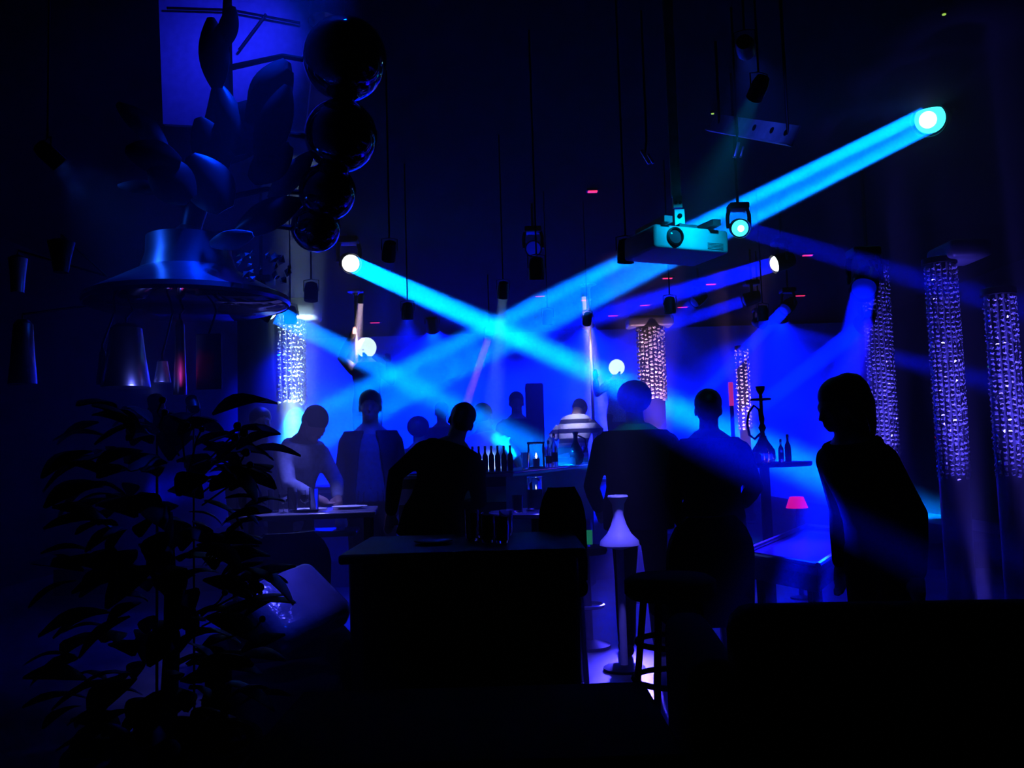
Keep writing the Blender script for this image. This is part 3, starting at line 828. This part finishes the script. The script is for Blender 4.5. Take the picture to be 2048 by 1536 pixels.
# high round table with the clear pitcher
HZ = .90
q = xy(1068, 5.35)
t = thing('cocktail_table', 'small round high table under the tall clear pitcher', 'table', (q.x, 5.35, 0))
MB().lathe([(.27, HZ - .03), (.285, HZ - .025), (.285, HZ - .005), (.28, HZ)], 36).build('top', m_tabletop, t)
MB().lathe([(.2, 0), (.2, .02), (.05, .04), (.03, .1), (.03, HZ - .03)], 24).build('pedestal', m_black, t)
t = thing('pitcher', 'tall clear cylindrical pitcher with shiny highlights on the round high table', 'pitcher', (q.x - .003, 5.3, HZ))
MB().lathe([(.046, .012), (.048, .018), (.05, .2), (.052, .205), (.047, .205), (.044, .02), (.001, .019)], 28, caps=False).build('vessel', m_glass, t)
MB().lathe([(.001, .021), (.0435, .021), (.0455, .13), (.001, .13)], 24, caps=False).build('drink', mat('pale_drink', (.5, .55, .8), .2, vary=.1), t)
MB().lathe([(.055, 0), (.055, .01), (.047, .013)], 28).build('base', m_satin, t)
for i, (px, Y, hh) in enumerate([(1032, 5.25, .10), (1092, 5.4, .11)]):
    glass(px, Y, HZ, hh, .032, ['low tumbler left of the tall pitcher', 'low tumbler right of the tall pitcher'][i])

# near dark table with tumblers
NZ = .86
t = thing('long_table', 'dark glossy table in the near centre with tumblers on it', 'table', (-.22, 4.0, 0))
MB().rbox((0, 0, NZ - .02), (1.0, .8, .04), .012).build('top', m_wood, t)
for sx in (-1, 1):
    for sy in (-1, 1): MB().tube([(sx * .44, sy * .33, 0), (sx * .44, sy * .33, NZ - .04)], [.022, .03], 10).build('leg', m_black, t)
MB().box((0, -.30, NZ / 2), (.92, .02, NZ - .06)).build('front_panel', m_blackmatt, t)
MB().box((.45, 0, NZ / 2), (.02, .6, NZ - .06)).build('side_panel', m_blackmatt, t)
spots = [(940, 4.05), (958, 4.2), (972, 3.95), (990, 4.15), (1008, 4.25), (950, 4.3), (1000, 3.9), (982, 4.3)]
for px, Y in spots:
    glass(px, Y, NZ, random.uniform(.09, .14), .032, 'clear tumbler among the cluster on the near dark table', group='tumblers on the near dark table')
q = xy(872, 3.95)
t = thing('plate', 'small shiny plate left of the tumblers on the near dark table', 'plate', (q.x - .02, 3.95, NZ))
MB().lathe([(.03, 0), (.05, .003), (.085, .012), (.087, .014), (.05, .006), (.001, .005)], 28, caps=False).build('dish', m_tabletop, t)


# chairs
def chair(loc, rz, label, m=m_leather, h=.95, seat=.47, back='round', group=None, w=.44):
    t = thing('lounge_chair', label, 'chair', loc, rz, group)
    MB().rbox((0, 0, seat - .04), (w, .44, .09), .035).build('seat', m, t)
    b = MB()
    n = 12; vs, fs = [], []
    for i in range(9):
        zz = seat + (h - seat) * i / 8
        wd = w / 2 * (1 if i < 5 else math.sqrt(max(.05, 1 - ((i - 4.5) / 4.2) ** 2)))
        for k in range(n + 1):
            u = -1 + 2 * k / n
            vs.append((u * wd, .2 + .06 * i / 8 - .05 * u * u, zz))
        for k in range(n, -1, -1):
            u = -1 + 2 * k / n
            vs.append((u * wd, .25 + .06 * i / 8 - .05 * u * u, zz))
    mrow = 2 * (n + 1)
    for i in range(8):
        for k in range(mrow):
            a, c = i * mrow + k, i * mrow + (k + 1) % mrow
            fs.append((a, c, c + mrow, a + mrow))
    fs.append(tuple(reversed(range(mrow)))); fs.append(tuple(range(8 * mrow, 9 * mrow)))
    b.add(vs, fs); b.build('backrest', m, t)
    for sx in (-1, 1):
        for sy in (-1, 1): MB().tube([(sx * (w / 2 - .04), sy * .17, seat - .08), (sx * (w / 2 - .02), sy * .2, 0)], [.018, .013], 8).build('leg', m_steel, t)
    return t


q = xy(1112, 4.7); chair((q.x + .01, 4.72, 0), TURN, 'dark round-backed chair right of the tall pitcher', m_blackmatt, h=1.07, seat=.6, w=.18 + .06)
q = xy(548, 4.7); chair((q.x, 4.75, 0), TURN + .5, 'glossy round-backed chair below the left high table', m_leather, h=.88, w=.44)

# left armchair with shiny cushion
q = xy(560, 4.0)
t = thing('armchair', 'glossy leather armchair at left, seat shining with white glints', 'armchair', (q.x, 4.0, 0), .35)
MB().rbox((0, 0, .2), (.5, .5, .24), .05).build('base', m_blackmatt, t)
m_shiny = mat('shiny_vinyl', (.22, .22, .26), .14, vary=.25, scale=7, coat=.4, bump=.7)
c = MB(); c.rbox((0, 0, 0), (.40, .36, .15), .06, n=6); o = c.build('seat_cushion', m_shiny, t, at=(.05, -.05, .60)); o.rotation_euler = (.62, -.22, .5)
MB().rbox((0, .27, .40), (.5, .1, .40), .05).build('backrest', m_blackmatt, t)
for sx in (-1, 1): MB().rbox((sx * .27, 0, .32), (.1, .5, .3), .045).build('arm', m_blackmatt, t)
for sx in (-1, 1):
    for sy in (-1, 1): MB().tube([(sx * .22, sy * .22, 0), (sx * .21, sy * .21, .09)], [.015, .02], 8).build('foot', m_black, t)

# left high table with plates and glasses
LZ = .93
q = xy(612, 5.55)
t = thing('high_table', 'high table at left crowded with glasses and plates', 'table', (q.x, 5.55, 0), .12)
MB().rbox((0, 0, LZ - .02), (.86, .62, .035), .01).build('top', m_tabletop, t)
MB().rbox((.14, -.12, LZ - .13), (.36, .36, .03), .01).build('under_shelf', m_tabletop, t)
for sx in (-1, 1):
    for sy in (-1, 1): MB().tube([(sx * .38, sy * .26, 0), (sx * .38, sy * .26, LZ - .035)], .02, 8).build('leg', m_black, t)
T0 = Matrix.Translation((q.x, 5.55, 0)) @ Matrix.Rotation(.12, 4, 'Z')
for i in range(11):
    v = T0 @ Vector((-.4 + .045 * i + random.uniform(-.02, .02), random.uniform(-.24, .2), 0))
    tt = glass(0, v.y, LZ, random.uniform(.09, .15), .03, 'clear glass in the crowd of glasses on the left high table', group='glasses on the left high table', stem=(i % 3 == 0)); tt.location.x = v.x
for i, (u, vv, lab) in enumerate([(.02, -.1, 'white plate under the bowing person on the left high table'), (.26, .05, 'white plate at the right of the left high table')]):
    v = T0 @ Vector((u, vv, 0))
    t = thing('plate', lab, 'plate', (v.x, v.y, LZ))
    MB().lathe([(.04, 0), (.06, .003), (.11, .014), (.112, .016), (.06, .007), (.001, .006)], 32, caps=False).build('dish', m_white, t)

# white flared stool and a green drink, behind the gap in the middle
q = xy(1232, 5.15)
t = thing('pedestal_stool', 'pale flared pedestal stool left of the broad silhouette', 'stool', (q.x, 5.15, 0))
zb = P(1232, 1092, 5.15).z
MB().lathe([(.022, .02), (.022, zb - .02), (.115, zb + .005), (.11, zb + .03), (.07, zb + .07), (.045, zb + .12), (.03, zb + .17), (.035, zb + .24), (.06, zb + .28), (.055, zb + .29), (.001, zb + .285)], 28).build('pedestal', m_white, t)
MB().lathe([(.12, 0), (.12, .015), (.06, .03)], 24).build('foot_plate', m_black, t)
q = xy(1164, 5.75)
t = thing('bar_stool', 'dark bar stool in the centre with green-tinted drinks standing on it', 'stool', (q.x, 5.75, 0))
sz = P(1164, 1092, 5.75).z
MB().lathe([(.13, sz - .05), (.14, sz - .03), (.135, sz - .005), (.12, sz)], 28).build('seat', m_blackmatt, t)
MB().lathe([(.14, 0), (.14, .02), (.03, .05), (.025, sz - .05)], 24).build('stem', m_black, t)
MB().lathe([(.10, .25), (.11, .255), (.11, .27), (.10, .275)], 24, caps=False).build('foot_ring', m_steel, t)
glass(1156, 5.72, sz, .16, .02, 'slim glass of green drink, left of the two on the dark stool', fill=m_greenglow)
glass(1173, 5.72, sz, .17, .022, 'slim glass of green drink, right of the two on the dark stool', fill=m_greenglow)

# dark stool whose legs cross the lit floor patch
q = xy(1300, 3.75)
t = thing('footrest_stool', 'black stool with a footrest against the blue-lit floor', 'stool', (q.x + .06, 3.75, 0), .2)
MB().lathe([(.17, .63), (.19, .65), (.19, .70), (.16, .72)], 28).build('seat', m_blackmatt, t)
for k in range(4):
    a = PI / 4 + k * PI / 2
    MB().tube([(.12 * math.cos(a), .12 * math.sin(a), .64), (.2 * math.cos(a), .2 * math.sin(a), 0)], [.016, .014], 8).build('leg', m_blackmatt, t)
for zz, rr in ((.3, .165), (.45, .147)):
    MB().tube([(rr * math.cos(2 * PI * i / 20), rr * math.sin(2 * PI * i / 20), zz) for i in range(21)], .012, 8).build('ring', m_blackmatt, t)
q = xy(1385, 4.5); chair((q.x, 4.5, 0), TURN + .1, 'added black high-backed chair in front of the two dark standing figures', m_blackmatt, h=.92, w=.42)  # chair added to cover the lit gap between the legs

# right table (trapezoid), red lamp, water pipe, banquette
TZ = .72


def flr(px, py, z):
    d0 = P(px, py, 1.0) - CAM; return CAM + d0 * ((z - CAM.z) / d0.z)


A, B, Cc = flr(1482, 1103, TZ), flr(1613, 1049, TZ), flr(1700, 1139, TZ)
Dd = B + (Cc - A) * .72; Cc = A + (Cc - A) * .74
t = thing('trapezoid_table', 'blue-lit low table with a raised metal rim at right', 'table', (A.x, A.y, 0))
pts = [q_ - Vector((A.x, A.y, 0)) for q_ in (A, Cc, Dd, B)]
MB().slab(pts, TZ - .05, TZ - .02).build('top', m_tabletop, t, smooth=False)
cen = sum(pts, Vector()) / 4
for i in range(4):
    p0, p1 = pts[i], pts[(i + 1) % 4]
    MB().tube([Vector((p0.x, p0.y, TZ - .006)), Vector((p1.x, p1.y, TZ - .006))], .014, 8).build('rim_bar', m_satin, t)
sh = [p_.lerp(cen, .16) for p_ in pts]
MB().slab(sh, TZ - .15, TZ - .055).build('apron', m_apron, t, smooth=False)
for p_ in sh:
    v = p_.lerp(cen, .1); MB().tube([(v.x, v.y, 0), (v.x, v.y, TZ - .15)], .022, 8).build('leg', m_black, t)

q = xy(1588, 7.3); lz = P(1588, 1016, 7.3).z
t = thing('table_lamp', 'small lamp with glowing red shade at right', 'lamp', (q.x, 7.3, 0))
MB().lathe([(.05, lz), (.088, lz), (.055, lz + .09), (.02, lz + .09)], 20, caps=False).build('shade', m_redshade, t)
MB().lathe([(.09, 0), (.09, .015), (.02, .03), (.012, lz)], 20).build('stand', m_black, t)

q = xy(1527, 6.4); pz = P(1527, 925, 6.4).z
t = thing('side_table', 'dark round side table under the water pipe', 'table', (q.x, 6.4, 0))
MB().lathe([(.32, pz - .03), (.33, pz - .02), (.33, pz)], 32).build('top', m_wood, t)
MB().lathe([(.2, 0), (.2, .02), (.04, .04), (.035, pz - .03)], 20).build('pedestal', m_black, t)
t = thing('water_pipe', 'tall hookah water pipe with dark round plate and hose loop', 'hookah', (q.x, 6.4, pz))
ph = P(1527, 800, 6.4).z - pz
MB().lathe([(.07, 0), (.085, .03), (.08, .09), (.04, .15), (.025, .18), (.03, .19)], 24).build('vase', m_glass, t)
MB().lathe([(.02, .18), (.016, .22), (.028, .25), (.014, .28), (.02, ph * .7), (.012, ph * .8), (.014, ph)], 16).build('stem', m_black, t)
MB().lathe([(.02, ph - .006), (.07, ph - .002), (.074, ph + .008), (.07, ph + .012), (.02, ph + .006)], 28).build('plate', m_black, t)
MB().lathe([(.014, ph + .005), (.012, ph + .04), (.03, ph + .07), (.034, ph + .1), (.028, ph + .1), (.01, ph + .06)], 18).build('bowl', m_black, t)
hs = [(-.02, 0, .2)] + [(-.08 - .06 * math.sin(a), -.02, .22 + .13 * (1 - math.cos(a)) / 1.4) for a in [PI * k / 10 for k in range(11)]] + [(-.03, -.02, .5)]
hs = [(-.015, 0, .21), (-.06, -.01, .17), (-.1, -.02, .2), (-.115, -.03, .28), (-.1, -.03, .36), (-.06, -.03, .41), (-.025, -.03, .38), (-.02, -.03, .3)]
MB().tube(hs, .009, 8).build('hose', m_black, t)
bottle(1562, 6.2, pz, .5, 'small bottle beside the water pipe', m=m_glass)
bottle(1576, 6.35, pz, .6, 'bottle right of the water pipe', m=m_bottle)

# banquettes and foreground furniture (almost black)
t = thing('sofa', 'black tufted sofa in the near right corner', 'sofa', (1.55, 2.75, 0), -.08)
MB().rbox((0, .1, .22), (1.9, .8, .36), .06).build('base', m_blackmatt, t)
for k in range(3): MB().rbox((-.62 + k * .62, .08, .45), (.6, .72, .14), .05).build('seat_cushion', m_blackmatt, t)
MB().rbox((0, -.32, .42), (1.9, .18, .78), .07).build('backrest', m_blackmatt, t)
for sx in (-1, 1): MB().rbox((sx * .98, .1, .34), (.16, .84, .62), .06).build('arm', m_blackmatt, t)
for sx in (-1, 1):
    for yy in (-.25, .4): MB().tube([(sx * .85, yy, 0), (sx * .85, yy, .06)], .025, 8).build('foot', m_black, t)
t = thing('low_table', 'black low table in the near foreground', 'table', (-.15, 2.5, 0))
MB().rbox((0, 0, .5), (1.08, .7, .05), .02).build('top', m_blackmatt, t)
for sx in (-1, 1):
    for sy in (-1, 1): MB().box((sx * .48, sy * .28, .24), (.06, .06, .48)).build('leg', m_blackmatt, t)

# ------------------------------------------------------------------ left: canvas, chandelier, plant
cv = [P(316, -32, 4.5), P(640, -32, 4.5), P(610, 262, 4.5), P(326, 248, 4.5)]
cc = sum(cv, Vector()) / 4
t = thing('canvas_panel', 'pale canvas panel lit blue behind the dark chandelier', 'canvas', cc)
b = MB(); fr = [v - cc for v in cv]
b.add(fr + [v + Vector((0, .03, 0)) for v in fr], [(0, 1, 2, 3), (7, 6, 5, 4), (0, 4, 5, 1), (1, 5, 6, 2), (2, 6, 7, 3), (3, 7, 4, 0)])
b.build('canvas', m_canvas, t, smooth=False)
for a, b_ in (((334, 16), (462, 20)), ((462, 20), (600, 46)), ((478, 100), (532, 28))):
    MB().tube([P(*a, 4.47) - cc, P(*b_, 4.47) - cc], .007, 6).build('rope', m_black, t)
for v in (fr[0], fr[1]):
    MB().tube([v, Vector((v.x, v.y, CEIL - cc.z))], .008, 6).build('hanging_wire', m_black, t)

CY = 3.2
ch0 = P(378, 612, CY)
t = thing('chandelier', 'large ornate chandelier with metal dome, smoked petals and black glass globes', 'chandelier', ch0)


def C(px, py, Y=CY): return P(px, py, Y) - ch0


zc = CEIL - ch0.z
MB().lathe([(.355, 0), (.36, .012), (.355, .03), (.27, .075), (.17, .13), (.15, .19), (.148, .25), (.06, .27), (.03, .3)], 48, caps=False).build('dome', m_satin, t)
MB().lathe([(.35, .001), (.31, -.012), (.2, -.02), (.05, -.03)], 48).build('underside_disc', m_darkglass, t)
MB().tube([(0, 0, .26), C(400, 380), C(440, 230), C(452, 100), C(455, 0), (C(455, 0).x, 0, zc)], [.035, .05, .05, .022, .016, .016], 14).build('stem', m_black, t)
MB().lathe([(.14, zc - .04), (.16, zc - .001)], 24, None, (C(455, 0).x, 0, 0)).build('ceiling_rose', m_black, t)
hub = Vector((0, 0, .62))
for (px, py, r, Y) in [(690, 118, 86, 3.05), (682, 272, 74, 3.1), (655, 384, 58, 3.15), (632, 455, 50, 3.2)]:
    c = C(px, py, Y); rr = r * Y / F
    MB().ell(c, (rr, rr, rr), 32).build('glass_globe', m_globe, t)
    st = C(448 if py < 300 else 415, py + 20); st.y = 0
    MB().tube([st, (st + c) / 2 + Vector((0, 0, .03)), c + Vector((-rr * .9, 0, 0))], [.012, .01, .01], 8).build('globe_arm', m_black, t)


def petal(base, tip, w, m, t, bend=.1, lab=None, face=None):
    b0, t0 = Vector(base), Vector(tip); ax = t0 - b0; L = ax.length; ax.normalize()
    nrm = (face or Vector((.2, -1, .1))); nrm = (nrm - ax * nrm.dot(ax)).normalized(); sx = ax.cross(nrm)
    vs, fs = [], []; n, k = 10, 4
    for i in range(n + 1):
        u = i / n; ww = w * math.sin(PI * (u * .86 + .09)) ** .8
        for j in range(-k, k + 1):
            q = j / k; off = bend * L * math.sin(PI * u) - .25 * ww * q * q
            vs.append(b0 + ax * L * u + sx * ww * q * .5 + nrm * off)
    m1 = 2 * k + 1
    for i in range(n):
        for j in range(2 * k): a = i * m1 + j; fs.append((a, a + 1, a + m1 + 1, a + m1))
    N = len(vs); vs += [v - nrm * .006 for v in vs]; fs += [tuple(reversed([x + N for x in f])) for f in fs]
    for i in range(n):
        for j in (0, 2 * k): a = i * m1 + j; fs.append((a, a + m1, a + m1 + N, a + N))
    for j in range(2 * k):
        for i in (0, n): a = i * m1 + j; fs.append((a, a + 1, a + 1 + N, a + N))
    return MB().add(vs, fs).build('petal', m, t)


PET = [((432, 175), (420, 34), 62), ((505, 235), (572, 120), 84), ((500, 250), (580, 140), 75), ((520, 330), (575, 170), 70), ((440, 320), (520, 205), 100), ((446, 95), (466, 12), 40),
       ((500, 360), (580, 290), 70), ((540, 400), (625, 305), 46), ((330, 290), (235, 205), 50), ((360, 330), (250, 300), 70), ((380, 400), (300, 320), 90), ((470, 460), (600, 400), 70), ((330, 375), (235, 372), 28),
       ((420, 490), (505, 470), 40), ((440, 350), (395, 235), 80), ((450, 420), (380, 310), 100), ((480, 310), (440, 170), 56)]
for (a, b_, w_) in PET:
    Y = CY - random.uniform(.02, .22)
    petal(C(*a, Y), C(*b_, Y - .05), w_ * Y / F, m_litpetal if b_ in ((235, 205), (625, 305), (505, 470), (580, 120)) else m_petal, t, random.uniform(.04, .14), face=Vector((random.uniform(-.1, .5), -1, random.uniform(-.5, .3))))
# hanging shades and drops under the dome
for (px, y0, y1, r0_, r1_, nm, mm) in [(252, 648, 775, 30, 46, 'bell_shade', m_satin), (45, 640, 768, 18, 26, 'bell_shade', m_steel), (360, 640, 790, 9, 13, 'drop_tube', m_satin), (35, 512, 585, 18, 12, 'bell_shade', m_steel), (122, 480, 545, 26, 14, 'bell_shade', m_black),
                                       (205, 700, 770, 6, 12, 'drop_tube', m_steel), (325, 720, 765, 10, 16, 'drop_tube', m_steel)]:
    Y = CY - .12; a, b_ = C(px, y0, Y), C(px, y1, Y); k = Y / F
    h = a.z - b_.z
    MB().lathe([(r1_ * k, 0), (r1_ * k * 1.02, .004), ((r0_ + r1_) / 2 * k * .97, h * .5), (r0_ * k, h * .93), (r0_ * k * .6, h), (.004, h + .004)], 28, None, (b_.x, b_.y, b_.z)).build(nm, mm, t)
    top = Vector((a.x, a.y, a.z)); ctr = Vector((max(-.3, min(.3, a.x)), 0, .02 if y0 > 600 else .12))
    MB().tube([top, Vector((top.x, top.y, top.z + .02)), ctr], .004, 6).build('wire', m_black, t)
a, b_ = C(392, 668, CY - .1), C(444, 778, CY - .1)
MB().rbox(((a.x + b_.x) / 2, a.y, (a.z + b_.z) / 2), (b_.x - a.x, .012, a.z - b_.z), .005).build('hanging_plate', m_apron, t)
MB().tube([((a.x + b_.x) / 2, a.y, a.z), ((a.x + b_.x) / 2, 0, .0)], .004, 6).build('wire', m_black, t)
for k in range(26):
    px, py = random.uniform(470, 585), random.uniform(505, 565)
    c = C(px, py, CY - .25 + random.uniform(-.05, .05)); s_ = random.uniform(.007, .014)
    MB().add([(0, 0, s_ * 1.4), (s_, 0, 0), (0, s_, 0), (-s_, 0, 0), (0, -s_, 0), (0, 0, -s_ * 1.6)], [(0, 1, 2), (0, 2, 3), (0, 3, 4), (0, 4, 1), (5, 2, 1), (5, 3, 2), (5, 4, 3), (5, 1, 4)], Matrix.Translation(c) @ Euler((random.random(), random.random(), random.random())).to_matrix().to_4x4()).build('crystal_drop', m_mirror, t, smooth=False)

# dark potted plant under the chandelier
pp = xy(330, 2.7)
t = thing('potted_plant', 'big dark bushy plant in a pot filling the lower left', 'plant', (pp.x, 2.7, 0))
MB().lathe([(.2, 0), (.26, .3), (.28, .42), (.26, .42), (.24, .36), (.001, .35)], 28, caps=False).build('pot', m_blackmatt, t)
MB().tube([(0, 0, .3), (.02, 0, .7), (0, .03, 1.1)], [.03, .025, .012], 8).build('stem', m_leaf, t)


def leafmesh():
    b = MB(); n = 6
    vs, fs = [], []
    for i in range(n + 1):
        u = i / n; w_ = .5 * math.sin(PI * (u * .92 + .04))
        z = .18 * math.sin(PI * u)
        vs += [(-w_ * .5, u, z - .08 * w_), (0, u, z), (w_ * .5, u, z - .08 * w_)]
    for i in range(n):
        a = i * 3; fs += [(a, a + 1, a + 4, a + 3), (a + 1, a + 2, a + 5, a + 4)]
    N = len(vs); vs += [(x, y, z - .02) for x, y, z in vs]; fs += [tuple(reversed([q + N for q in f])) for f in fs]
    return b.add(vs, fs).mesh('leaf', m_leaf)


lm = leafmesh()
for p_ in lm.polygons: p_.use_smooth = True
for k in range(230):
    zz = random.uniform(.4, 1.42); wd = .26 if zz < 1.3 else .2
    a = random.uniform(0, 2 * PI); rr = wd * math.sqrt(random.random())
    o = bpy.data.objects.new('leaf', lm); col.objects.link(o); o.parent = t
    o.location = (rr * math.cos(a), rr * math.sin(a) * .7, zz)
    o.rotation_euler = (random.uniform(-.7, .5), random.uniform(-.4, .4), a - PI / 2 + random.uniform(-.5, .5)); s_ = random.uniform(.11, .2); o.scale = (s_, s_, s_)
for (px, py) in [(475, 852), (488, 866), (470, 876), (492, 905), (500, 930), (383, 1222), (525, 1238), (490, 1170), (498, 1195), (520, 1175), (450, 1185), (375, 850), (404, 858), (325, 800), (330, 825)]:
    c = P(px, py, 2.5) - t.location; r = random.uniform(.009, .013)
    MB().ell(c, (r, r, r), 12).build('berry', m_darkglass, t)
    MB().tube([c, c + Vector((-.03, .04, -.03)), Vector((c.x * .3, .05, c.z - .12))], .003, 5).build('twig', m_leaf, t)

# each repeat gets its own label by its order from the left
ORD = ['first', 'second', 'third', 'fourth', 'fifth', 'sixth', 'seventh', 'eighth', 'ninth', 'tenth', 'eleventh', 'twelfth']


def px_of(o):
    v = o.matrix_basis.translation - CAM
    return v.dot(r_) / v.dot(f_)


for grp, txt in [('tumblers on the near dark table', 'clear tumbler in the cluster on the near dark table, %s from the left'),
                 ('glasses on the left high table', 'clear glass in the crowd on the left high table, %s from the left'),
                 ('row of slim bottles on the bar', 'slim dark bottle in the close row on the bar, %s from the left'),
                 ('red slot lamps in the ceiling', 'small red slot lamp in the black ceiling, %s from the left')]:
    os_ = sorted([o for o in bpy.data.objects if o.parent is None and o.get('group') == grp], key=px_of)
    for k, o in enumerate(os_): o['label'] = txt % ORD[k]
